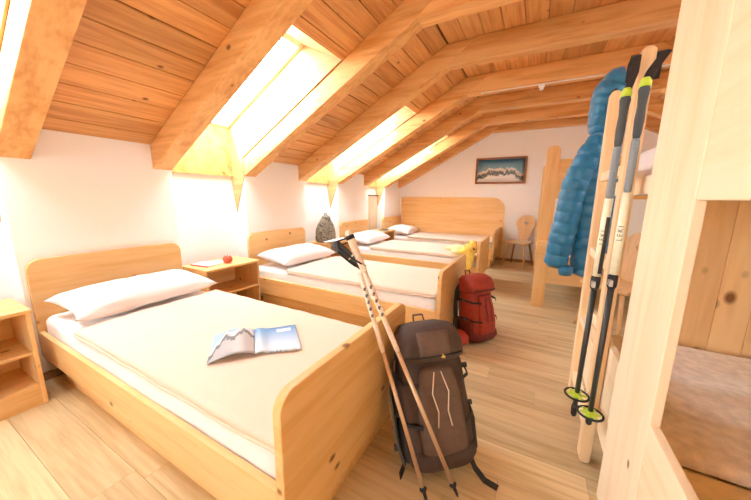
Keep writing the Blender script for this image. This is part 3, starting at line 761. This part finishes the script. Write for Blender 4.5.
# ------------------------------------------------------------------ poles hanging on the ladder
CAM = Vector((2.8045, .1636, 1.238))
def ski_pole(name, label, top, tip, mark):
    g = thing(name, label, 'pole', top, group='black and lime poles on the ladder')
    top, tip = Vector(top), Vector(tip); d = tip-top; ln = d.length
    at = lambda t: top + d*t
    lean = Vector((.004,-.004,0))
    obj('grip', MB().tube([at(-.010), at(0), at(.010), at(.025), at(.05), at(.085), at(.12), at(.13)], [.005,.013,.017,.0145,.0125,.0145,.0125,.010], 14, ), M['dark_grey'], g, smooth=True, world=True)
    obj('foam_grip', MB().tube([at(.13), at(.138), at(.265), at(.272)], [.010,.0128,.0122,.009], 14), M['grey_foam'], g, smooth=True, world=True)
    obj('grip_cap', MB().tube([at(-.02), at(-.012), at(.002)], [.010,.016,.0172], 14), M['lime'], g, smooth=True, world=True)
    u = obj('upper_shaft', MB().tube([at(.272), at(.505)], .0145, 14), M['pole_white'], g, smooth=True, world=True)
    q = at(.44); toc = (CAM-q); dn = d.normalized(); toc = (toc - dn*toc.dot(dn)).normalized(); side = dn.cross(toc)
    if mark:   # black printed panel on the shaft
        st = MB(); rr = .0162
        st.grid(lambda a, b: at(.325+.17*b) + (toc*math.cos(.15+1.35*a)+side*math.sin(.15+1.35*a)*mark)*rr, 8, 2)
        obj('black_panel', st, M['pole_black'], u, world=True, solid=.0006)
    cu = bpy.data.curves.new('lettering', 'FONT'); cu.body = 'LEKI'; cu.size = .024; cu.align_x = 'CENTER'; cu.align_y = 'CENTER'; cu.extrude = .0004; cu.space_character = 1.35
    cu.materials.append(M['ink'])
    tmp = bpy.data.objects.new('lettering', cu)
    me = bpy.data.meshes.new_from_object(tmp); bpy.data.objects.remove(tmp)
    to = bpy.data.objects.new('lettering', me); C.objects.link(to); to.parent = u
    Mx = Matrix((-dn, (-side if True else side), toc)).transposed()
    # baseline runs up the shaft, face towards the room
    X = -dn; Z = toc; Y = Z.cross(X)
    Mx = Matrix((X, Y, Z)).transposed().to_4x4(); Mx.translation = at(.385) + toc*.0156
    to.matrix_basis = g.matrix_basis.inverted() @ Mx
    obj('clamp', MB().tube([at(.505), at(.51), at(.54), at(.547)], [.013,.017,.016,.012], 14), M['black'], g, smooth=True, world=True)
    obj('clamp_lever', MB().box(-.006,.006,-.02,.02,-.012,.012).xf(Matrix.Translation(at(.528)+toc*.018+side*.006)), M['metal'], g, world=True, bevel=.002)
    obj('lower_shaft', MB().tube([at(.547), at(.97)], [.0110,.0095], 12), M['pole_black'], g, smooth=True, world=True)
    obj('tip', MB().tube([at(.955), at(.965), at(.995), at(1.0)], [.0105,.013,.011,.006], 12), M['black'], g, smooth=True, world=True)
    # basket: hub, six spokes, rim
    c = at(.918 if mark else .96); R_ = .045
    e1 = toc; e2 = side
    b = MB(); b.tube([c+e1*R_*math.cos(t)+e2*R_*math.sin(t) for t in [2*PI*k/36 for k in range(37)]], .0048, 6)
    bo = obj('basket_rim', b, M['black'], g, smooth=True, world=True)
    sp = MB()
    for k in range(6):
        t = 2*PI*k/6+.3; a = e1*math.cos(t)+e2*math.sin(t)
        sp.tube([c+a*.010, c+a*.03, c+a*(R_-.004)], [.009,.010,.006], 6, flat=(1,.45))
    sp.tube([c-dn*.012, c+dn*.012], .016, 10)
    obj('spokes', sp, M['lime'], bo, world=True)
    return g
pA = ski_pole('trekking_pole', 'left one of two poles hanging on the ladder, beside the jacket', (3.056, 1.60, 1.610), (3.046, 1.640, .262), -1)
pB = ski_pole('trekking_pole', 'right one of two poles hanging on the ladder, beside its near rail', (3.102, 1.584, 1.632), (3.092, 1.575, .285), 0)
for p, mid, hi in ((pA, (3.080,1.645,1.70), (3.086,1.672,1.765)), (pB, (3.128,1.640,1.70), (3.166,1.675,1.765))):
    t = p.matrix_basis.translation; hi = Vector(hi)
    pts = [t+Vector((0,0,.010)), Vector(mid), hi, hi+Vector((0,.045,.02)), hi+Vector((0,.09,.0)), hi+Vector((0,.10,-.06))]
    obj('wrist_strap', MB().ribbon(pts, .030 if hi.x > 3.12 else .022, (.98,-.2,0), .003), M['black'], p, world=True)

# ------------------------------------------------------------------ blue down jacket
jk = thing('down_jacket', 'blue quilted down jacket hanging from the ladder top', 'jacket', (3.06, 2.40, 1.75))
def puff(path, rx, ry, pitch, seg=40, seed=0, sub=12, amp=.12):
    """quilted tube: centre points, half widths; bulges between stitch lines"""
    pts = [Vector(p) for p in path]; ds = [0]
    for a, b in zip(pts, pts[1:]): ds.append(ds[-1]+(b-a).length)
    tot = ds[-1]; n = max(8, int(tot/pitch*sub)); rings = []
    def interp(s, arr):
        for i in range(len(ds)-1):
            if s <= ds[i+1]+1e-9:
                t = (s-ds[i])/(ds[i+1]-ds[i]); t2 = t*t*(3-2*t) if not isinstance(arr[0], Vector) else t
                return arr[i].lerp(arr[i+1], t) if isinstance(arr[0], Vector) else arr[i]*(1-t2)+arr[i+1]*t2
        return arr[-1]
    prev = None
    for k in range(n+1):
        s = tot*k/n; p = interp(s, pts); dd = (interp(min(tot, s+.02), pts)-interp(max(0, s-.02), pts)).normalized()
        a = Vector((1,0,0)); a = (a-dd*a.dot(dd)).normalized(); b = dd.cross(a)
        r1, r2 = interp(s, rx), interp(s, ry)
        q = (1-amp)+amp*abs(math.sin(PI*s/pitch))**.42
        cap = min(1, min(s+.004, tot-s+.004)/.03)**.5
        rg = []
        for i in range(seg):
            t = 2*PI*i/seg; sm = 1-abs(math.sin(PI*s/pitch)); w = 1+.07*nz(math.cos(t)*1.5+seed, math.sin(t)*1.5, s*7)+(.025+.05*sm)*nz(math.cos(t)*6, math.sin(t)*6+seed, s*20)
            rg.append(p + a*math.cos(t)*r1*q*cap*w + b*math.sin(t)*r2*q*cap*w)
        rings.append(rg)
    return MB().loft(rings)
pit = .068
obj('body', puff([(3.105,2.40,1.70),(3.10,2.41,1.60),(3.085,2.41,1.46),(3.085,2.41,1.25),(3.10,2.41,1.0),(3.10,2.41,.76)], [.05,.085,.10,.10,.10,.085], [.055,.08,.09,.10,.10,.09], pit, seed=1).xf(Matrix.Translation((.025,0,-.012))), M['blue_down'], jk, smooth=True, world=True)
obj('sleeve', puff([(3.075,2.36,1.63),(3.03,2.36,1.50),(2.985,2.36,1.36),(2.965,2.36,1.18),(2.945,2.36,1.0),(2.925,2.36,.81)], [.045,.07,.075,.072,.075,.068], [.05,.065,.07,.07,.07,.065], pit, seed=4).xf(Matrix.Translation((.025,0,-.012))), M['blue_down'], jk, smooth=True, world=True)
obj('cuff', MB().tube([(2.985,2.335,.835),(2.985,2.335,.805),(2.987,2.335,.775)], [.040,.042,.035], 16).xf(Matrix.Translation((.025,0,-.012))), M['blue_down'], jk, smooth=True, world=True)
obj('sleeve', puff([(3.12,2.47,1.62),(3.15,2.49,1.45),(3.16,2.49,1.2),(3.16,2.49,.9)], [.04,.06,.065,.055], [.04,.06,.065,.055], pit, seed=8).xf(Matrix.Translation((.025,0,-.012))), M['blue_down'], jk, smooth=True, world=True)
obj('hood', puff([(3.075,2.40,1.62),(3.07,2.40,1.74),(3.085,2.39,1.85),(3.125,2.39,1.905),(3.17,2.39,1.905),(3.215,2.39,1.85)], [.055,.068,.078,.078,.07,.05], [.06,.09,.10,.10,.09,.06], pit*.8, seed=12).xf(Matrix.Translation((.025,0,-.012))), M['blue_down'], jk, smooth=True, world=True)
obj('hanging_loop', MB().tube([(3.11,2.33,1.80),(3.115,2.275,1.815),(3.12,2.23,1.816)], .006, 8), M['black'], jk, smooth=True, world=True)

# ------------------------------------------------------------------ poles leaning on the nearest footboard
def lean_pole(label, tip, rest, ztop, dark):
    tip, rest = Vector(tip), Vector(rest)
    d = (rest-tip).normalized(); ln = (ztop-tip.z)/d.z
    g = thing('trekking_pole', label, 'pole', tip, group='champagne poles leaning on the footboard')
    at = lambda s: tip+d*s
    obj('tip', MB().tube([at(0), at(.012), at(.05)], [.003,.006,.008], 10), M['black'], g, smooth=True, world=True)
    obj('tip_collar', MB().tube([at(.048), at(.056), at(.066)], [.012,.016,.010], 12), M['black'], g, smooth=True, world=True)
    obj('lower_shaft', MB().tube([at(.06), at(ln*.55)], .0092, 12), M['bronze'], g, smooth=True, world=True)
    obj('upper_shaft', MB().tube([at(ln*.55), at(ln*.56), at(ln*.86)], [.0098,.0112,.0112], 12), M['cork'], g, smooth=True, world=True)
    k = MB(); 
    n = d.cross(Vector((0,0,1))).normalized(); fr = n.cross(d).normalized()
    if fr.x < 0: fr = -fr
    for i in range(5):
        c = at(ln*(.69+.026*i)); k.box(-.004,.004,-.004,.004,-.007,.007).v
        for p in k.v[-8:]: p += c + (CAM-c).normalized()*.0100
    obj('scale_marks', k, M['ink'], g, world=True)
    if dark:
        # dark foam handle bent forward, off the shaft axis
        h0 = at(ln*.895); b = h0+Vector((-.083,-.045,.085))
        obj('grip', MB().tube([h0-(b-h0)*.12, h0, h0.lerp(b, .3), h0.lerp(b, .7), b, b+(b-h0).normalized()*.012], [.011,.018,.022,.023,.021,.010], 14), M['dark_grey'], g, smooth=True, world=True)
        obj('grip_band', MB().tube([h0.lerp(b,.30), h0.lerp(b,.36)], .0228, 14), M['cork'], g, smooth=True, world=True)
    else:
        obj('grip', MB().tube([at(ln*.85), at(ln*.86), at(ln*.93), at(ln*.98), at(ln), at(ln)+d*.01], [.011,.014,.0145,.018,.016,.008], 14), M['cork'], g, smooth=True, world=True)
        obj('grip_cap', MB().tube([at(ln*.975), at(ln*.99)], .0185, 14), M['black'], g, smooth=True, world=True)
    t = at(ln*.985); side = Vector((.75,.65,0)).normalized()
    low = at(ln*.87)+fr*.013
    drop = [t, t+Vector((-.03,-.045,-.015)), t.lerp(low,.35)+Vector((-.04,-.06,0)), t.lerp(low,.7)+Vector((-.015,-.04,0)), low]
    obj('wrist_strap', MB().ribbon(drop, .013, side, .003), M['black'], g, world=True)
    return g
lean_pole('left pole of the pair leaning on the nearest footboard, dark grip', (2.526, 1.148, 0), (2.2365, 1.209, .705), 1.06, True)
lean_pole('right pole of the pair leaning on the nearest footboard, cork grip', (2.632, 1.235, 0), (2.274, 1.2, .763), 1.09, False)

# ------------------------------------------------------------------ rucksacks (local: back panel at +y, front towards -y)
def sq(t, e): c = math.cos(t); return math.copysign(abs(c)**e, c)
def bag_rings(prof, e=.62, seg=30, seed=0, wr=.006):
    rings = []
    for z, hw, y0, y1 in prof:
        cy, hd = (y0+y1)/2, (y1-y0)/2; rg = []
        for i in range(seg):
            t = 2*PI*i/seg
            p = Vector((hw*sq(t, e), cy+hd*sq(t-PI/2, e), z)); q = nz(p.x*13+seed, p.y*13, z*13)+.6*nz(p.x*31, p.y*31+seed, z*31)
            rg.append(p + Vector((p.x, p.y-cy, 0)).normalized()*q*wr)
        rings.append(rg)
    return rings
def rucksack(label, loc, rot, c1, c2, c3, H, hw, seed, big):
    g = thing('backpack', label, 'backpack', loc, rot)
    D = hw*(1.02 if big else 1.25)
    pr = [(0, hw*.84, -D*.56, D*.44), (.012, hw*.92, -D*.52, D*.5), (H*.12, hw*1.02, -D*.72, D*.5), (H*.3, hw*1.03, -D*.75, D*.5), (H*.5, hw, -D*.68, D*.48), (H*.68, hw*.97, -D*.60, D*.46), (H*.80, hw*.90, -D*.52, D*.42), (H*.84, hw*.7, -D*.40, D*.34)]
    obj('main_body', MB().loft(bag_rings(pr, seed=seed)), c1, g, smooth=True)
    # base panel
    obj('base_panel', MB().loft(bag_rings([(-.004, hw*.80, -D*.62, D*.38), (.0, hw*.92, -D*.74, D*.46), (H*.06, hw*1.04, -D*.86, D*.51), (H*.13, hw*1.045, -D*.80, D*.51)], seed=seed+3, wr=.004)), c3, g, smooth=True)
    # lid
    ly = -D*.12
    lid = obj('lid', MB().loft(bag_rings([(H*.73, hw*.86, -D*.80, D*.42), (H*.75, hw*1.0, -D*.86, D*.46), (H*.84, hw*1.03, -D*.84, D*.47), (H*.93, hw*.96, -D*.66, D*.42), (H*.98, hw*.78, -D*.42, D*.30), (H*1.0, hw*.4, -D*.2, D*.1)], seed=seed+5, wr=.008)), c1, g, smooth=True)
    obj('lid_zip', MB().tube([(hw*.93*sq(t, .62), ly*.4-D*.20+D*.655*sq(t-PI/2, .62), H*.77) for t in [PI+PI*k/16 for k in range(17)]], .005, 6), M['black'], lid, smooth=True)
    # raised light panel on the lid front
    def pan(x0, x1, z0, z1, f, th=.006):
        return MB().grid(lambda u, v: Vector((x0+(x1-x0)*u, f(x0+(x1-x0)*u, z0+(z1-z0)*v)-th, z0+(z1-z0)*v)), 10, 8)
    # front pocket
    fp = [(H*.10, hw*.55, -D*.80, -D*.55), (H*.13, hw*.66, -D*.86, -D*.5), (H*.3, hw*.66, -D*.90, -D*.5), (H*.5, hw*.60, -D*.84, -D*.5), (H*.66, hw*.5, -D*.78, -D*.45), (H*.69, hw*.40, -D*.68, -D*.45)]
    fo = obj('front_pocket', MB().loft(bag_rings(fp, e=.7, seed=seed+7, wr=.005)), c2, g, smooth=True)
    for sx in (-1, 1):
        obj('cord', MB().tube([(sx*hw*.10, -D*.80, H*.66), (sx*hw*.24, -D*.86, H*.52), (sx*hw*.14, -D*.905, H*.40), (sx*hw*.20, -D*.915, H*.30)], .003, 6), M['cork'] if big else M['red_dark'], fo, smooth=True)
        # side pockets
        obj('side_pocket', MB().loft(bag_rings([(H*.04, hw*.14, -D*.42, D*.34), (H*.06, hw*.20, -D*.5, D*.4), (H*.26, hw*.22, -D*.52, D*.40), (H*.34, hw*.17, -D*.46, D*.36)], seed=seed+sx, wr=.004)).xf(Matrix.Translation((sx*hw*.93, 0, 0))), M['black'] if big else c3, g, smooth=True)
        # shoulder straps behind the back panel
        st = [(sx*hw*.35, D*.42, H*.82), (sx*hw*.45, D*.56, H*.84), (sx*hw*.62, D*.68, H*.74), (sx*hw*.80, D*.70, H*.52), (sx*hw*.95, D*.62, H*.30), (sx*hw*1.0, D*.48, H*.12)]
        so = obj('shoulder_strap', MB().ribbon(st, hw*.36, (1, .15, 0), .014), M['grey_mesh'], g, smooth=False, bevel=.004)
        obj('webbing', MB().ribbon([(sx*hw*.95, D*.76, H*.30), (sx*hw*1.12, D*.66, H*.18), (sx*hw*1.06, D*.50, H*.05)], .018, (1,.3,0), .003), M['black'], so)
        # compression straps and buckles down the side
        for z in (.34, .62):
            cs = obj('compression_strap', MB().ribbon([(sx*hw*1.06, D*.40, H*z), (sx*hw*1.12, -D*.1, H*(z+.01)), (sx*hw*.98, -D*.62, H*(z-.02)), (sx*hw*.62, -D*.90, H*(z-.03))], .016, (0,0,1), .003), M['black'], g)
            obj('buckle', MB().box(-.014,.014,-.007,.007,-.012,.012).xf(Matrix.Translation((sx*hw*1.12, -D*.16, H*(z+.01)))), M['dark_grey'], cs, bevel=.003)
    obj('back_panel', MB().loft(bag_rings([(H*.04, hw*.74, D*.40, D*.58), (H*.08, hw*.82, D*.36, D*.62), (H*.7, hw*.74, D*.36, D*.60), (H*.76, hw*.6, D*.36, D*.54)], seed=seed+9, wr=.003)), M['grey_mesh'], g, smooth=True)
    obj('haul_loop', MB().ribbon([(-.03, D*.34, H*.97), (-.025, D*.40, H*1.04), (.025, D*.40, H*1.04), (.03, D*.34, H*.97)], .018, (0,1,.3), .004), c3, g)
    return g, hw, D, H
g1, hw, D, H = rucksack('brown hiking backpack leaning on the nearest footboard under the poles', (2.50, 1.30, .012), (0, 0, 0), M['brown_nylon'], M['brown_light'], M['brown_nylon'], .63, .160, 2.0, True)
nF = Vector((.60,-.75,.32)).normalized(); upv = Vector((-.17,.12,1)); upv = (upv - nF*upv.dot(nF)).normalized()
xF = (-nF).cross(upv).normalized()
def seat(g, xmin=None, plane=None):
    """rest the pack on the floor, behind the poles and clear of the footboard"""
    mt = g.matrix_basis.copy()
    vs = [mt @ v.co for o in g.children if o.name.split('.')[0] not in ('hip_belt',) for v in o.data.vertices]
    d = Vector((0,0,.004-min(v.z for v in vs)))
    if plane:
        n, c = plane; m = max(n.dot(v+d) for v in vs); h = Vector((n.x, n.y, 0)); d -= h/h.dot(n)*(m-c)
    if xmin is not None:
        e = max(0, xmin-min(v.x+d.x for v in vs)); d += (Vector((e, e*.82, 0)) if plane else Vector((e,0,0)))
    mt.translation += d; g.matrix_basis = mt
mb_ = Matrix((xF, -nF, upv)).transposed().to_4x4(); mb_.translation = Vector((2.46, 1.38, .03)); g1.matrix_basis = mb_
tA, tB = Vector((2.526,1.148,0)), Vector((2.632,1.235,0)); nP = (tB-tA).cross(Vector((2.2365,1.209,.705))-tA).normalized()
if nP.y > 0: nP = -nP
lp = MB().grid(lambda u, v: Vector(((u-.5)*.15, -D*(.865-.03*abs(u-.5))+.36*max(0, v-.30)*.09, H*.76+.115*v)), 8, 8)
lo = obj('lid_panel', lp, M['brown_light'], g1, smooth=True, solid=.008)
# small bird-shaped emblem
em = MB().prism([(-.012,0),(-.004,.004),(.001,.012),(.003,.004),(.013,.001),(.003,-.004),(.012,-.009),(-.006,-.006)], 'y', -D*.905-.004, -D*.905+.004).xf(Matrix.Translation((.030,0,H*.765)))
obj('emblem', em, M['yellow_ink'], lo)
obj('shoulder_strap', MB().ribbon([(-hw*.7, D*.40, H*.80), (-hw*1.06, D*.26, H*.70), (-hw*1.22, D*.06, H*.48), (-hw*1.24, -.03, H*.22), (-hw*1.10, -.05, H*.03)], .045, (.5,1,0), .012), M['grey_mesh'], g1, bevel=.004)
for sx, e in ((-1, [(-.155,.05,.14),(-.19,.0,.07),(-.185,-.06,.02),(-.215,-.10,.006)]),):
    bb = obj('hip_belt', MB().ribbon(e, .026, (0,.3,1), .005), M['black'], g1)
    obj('buckle', MB().box(-.02,.02,-.006,.006,-.016,.016).xf(Matrix.Translation(e[1])), M['dark_grey'], bb, bevel=.003)
seat(g1, 2.228, (nP, nP.dot(tA)-.013))
bb = obj('hip_belt', MB().ribbon([(2.605,1.43,.15),(2.635,1.395,.09),(2.675,1.365,.045),(2.72,1.355,.012),(2.775,1.352,.005)], .026, (.25,1,.2), .005), M['black'], g1, world=True)
obj('buckle', MB().box(-.018,.018,-.014,.014,-.006,.006).xf(Matrix.Translation((2.64,1.392,.085))), M['dark_grey'], bb, bevel=.003, world=True)
g2, hw2, D2, H2 = rucksack('brick red hiking backpack leaning on the second footboard', (2.42, 2.72, .012), (0,0,0), M['red_nylon'], M['red_nylon'], M['red_dark'], .57, .14, 6.0, False)
g2.matrix_basis = Matrix.Translation((2.445, 2.745, .022)) @ Matrix.Rotation(1.0, 4, 'Z') @ Matrix.Rotation(-.16, 4, 'X')
seat(g2, 2.229)
hb = MB().loft(bag_rings([(0,.05,-.05,.05),(.01,.075,-.08,.08),(.05,.085,-.085,.085),(.085,.07,-.06,.06),(.10,.03,-.03,.03)], seed=3, wr=.006))
hb.xf(Matrix.Scale(1.15,4) @ Matrix.Translation((-.225,-.01,.0)))
hbo = obj('hip_belt', hb, M['red_nylon'], g2, smooth=True)
obj('belt_webbing', MB().ribbon([(-.29,-.06,.05),(-.34,-.07,.02),(-.40,-.05,.008)], .03, (0,1,.2), .008), M['red_dark'], hbo)

# ------------------------------------------------------------------ yellow garment on the third footboard
yg = thing('yellow_garment', 'crumpled yellow garment lying over the side of the third bed, by its footboard', 'garment', (2.08, A3, .49))
def blob(specs, seed, nu=22, nv=16, am=.22):
    mb = MB()
    for c, r in specs:
        s0 = len(mb.v); mb.ball(c, r, nu, nv)
        for p in mb.v[s0:]:
            dd = p-Vector(c); p += dd*am*(nz(p.x*14+seed, p.y*14, p.z*14)+.5*nz(p.x*34, p.y*34, p.z*34+seed))
    return mb
obj('outer_fold', blob([((2.09, A3-.042, .46), (.085,.032,.13)), ((2.03, A3-.042, .40), (.055,.030,.11))], 1.0), M['yellow'], yg, smooth=True, world=True)
obj('top_fold', blob([((2.09, A3+.05, .575), (.085,.12,.075)), ((2.12, A3+.10, .62), (.05,.07,.075)), ((2.05, A3-.03, .545), (.08,.045,.05))], 3.0), M['yellow'], yg, smooth=True, world=True)
obj('inner_fold', blob([((1.95, A3+.10, .56), (.13,.08,.055)), ((1.85, A3+.13, .55), (.12,.06,.035)), ((1.93, A3-.0, .53), (.08,.05,.04))], 5.0), M['yellow_pale'], yg, smooth=True, world=True)
obj('button', MB().ball((2.155, A3-.035, .59), (.014,.010,.014)), M['dark'], yg, smooth=True, world=True)

# ------------------------------------------------------------------ world, camera
wd = bpy.data.worlds.new('bright overcast sky'); SC.world = wd; wd.use_nodes = True
nt = wd.node_tree; bg = nt.nodes['Background']; bg.inputs['Color'].default_value = (.85, .99, 1.10, 1); bg.inputs['Strength'].default_value = 14.0
sl = bpy.data.lights.new('sun', 'SUN'); sl.energy = 14; sl.angle = math.radians(9); sl.color = (1, .95, .86)
so_ = bpy.data.objects.new('sun', sl); C.objects.link(so_)
so_.rotation_euler = Vector((.22, .80, -.56)).to_track_quat('-Z', 'Y').to_euler(); so_.location = (-4, -8, 9)
cam = bpy.data.cameras.new('camera'); co = bpy.data.objects.new('camera', cam); C.objects.link(co)
yaw, pit_, rol = map(math.radians, (28.4293, -10.2155, .5887))
fwd = Vector((-math.sin(yaw), math.cos(yaw), 0)); rgt = Vector((math.cos(yaw), math.sin(yaw), 0)); up = Vector((0,0,1))
f2 = fwd*math.cos(pit_)+up*math.sin(pit_); u2 = up*math.cos(pit_)-fwd*math.sin(pit_)
r2 = rgt*math.cos(rol)+u2*math.sin(rol); u3 = u2*math.cos(rol)-rgt*math.sin(rol)
co.matrix_world = Matrix((r2, u3, -f2)).transposed().to_4x4(); co.location = CAM
cam.sensor_width = 36; cam.sensor_fit = 'HORIZONTAL'; cam.lens = 291.3366/751*36; cam.clip_start = .02
SC.camera = co
SC.view_settings.view_transform = 'Standard'; SC.view_settings.look = 'None'; SC.view_settings.gamma = 1; SC.view_settings.use_curve_mapping = False
SC.view_settings.exposure = 0.86
SC.cycles.max_bounces = 14; SC.cycles.diffuse_bounces = 8; SC.cycles.transparent_max_bounces = 12
SC.cycles.use_denoising = True
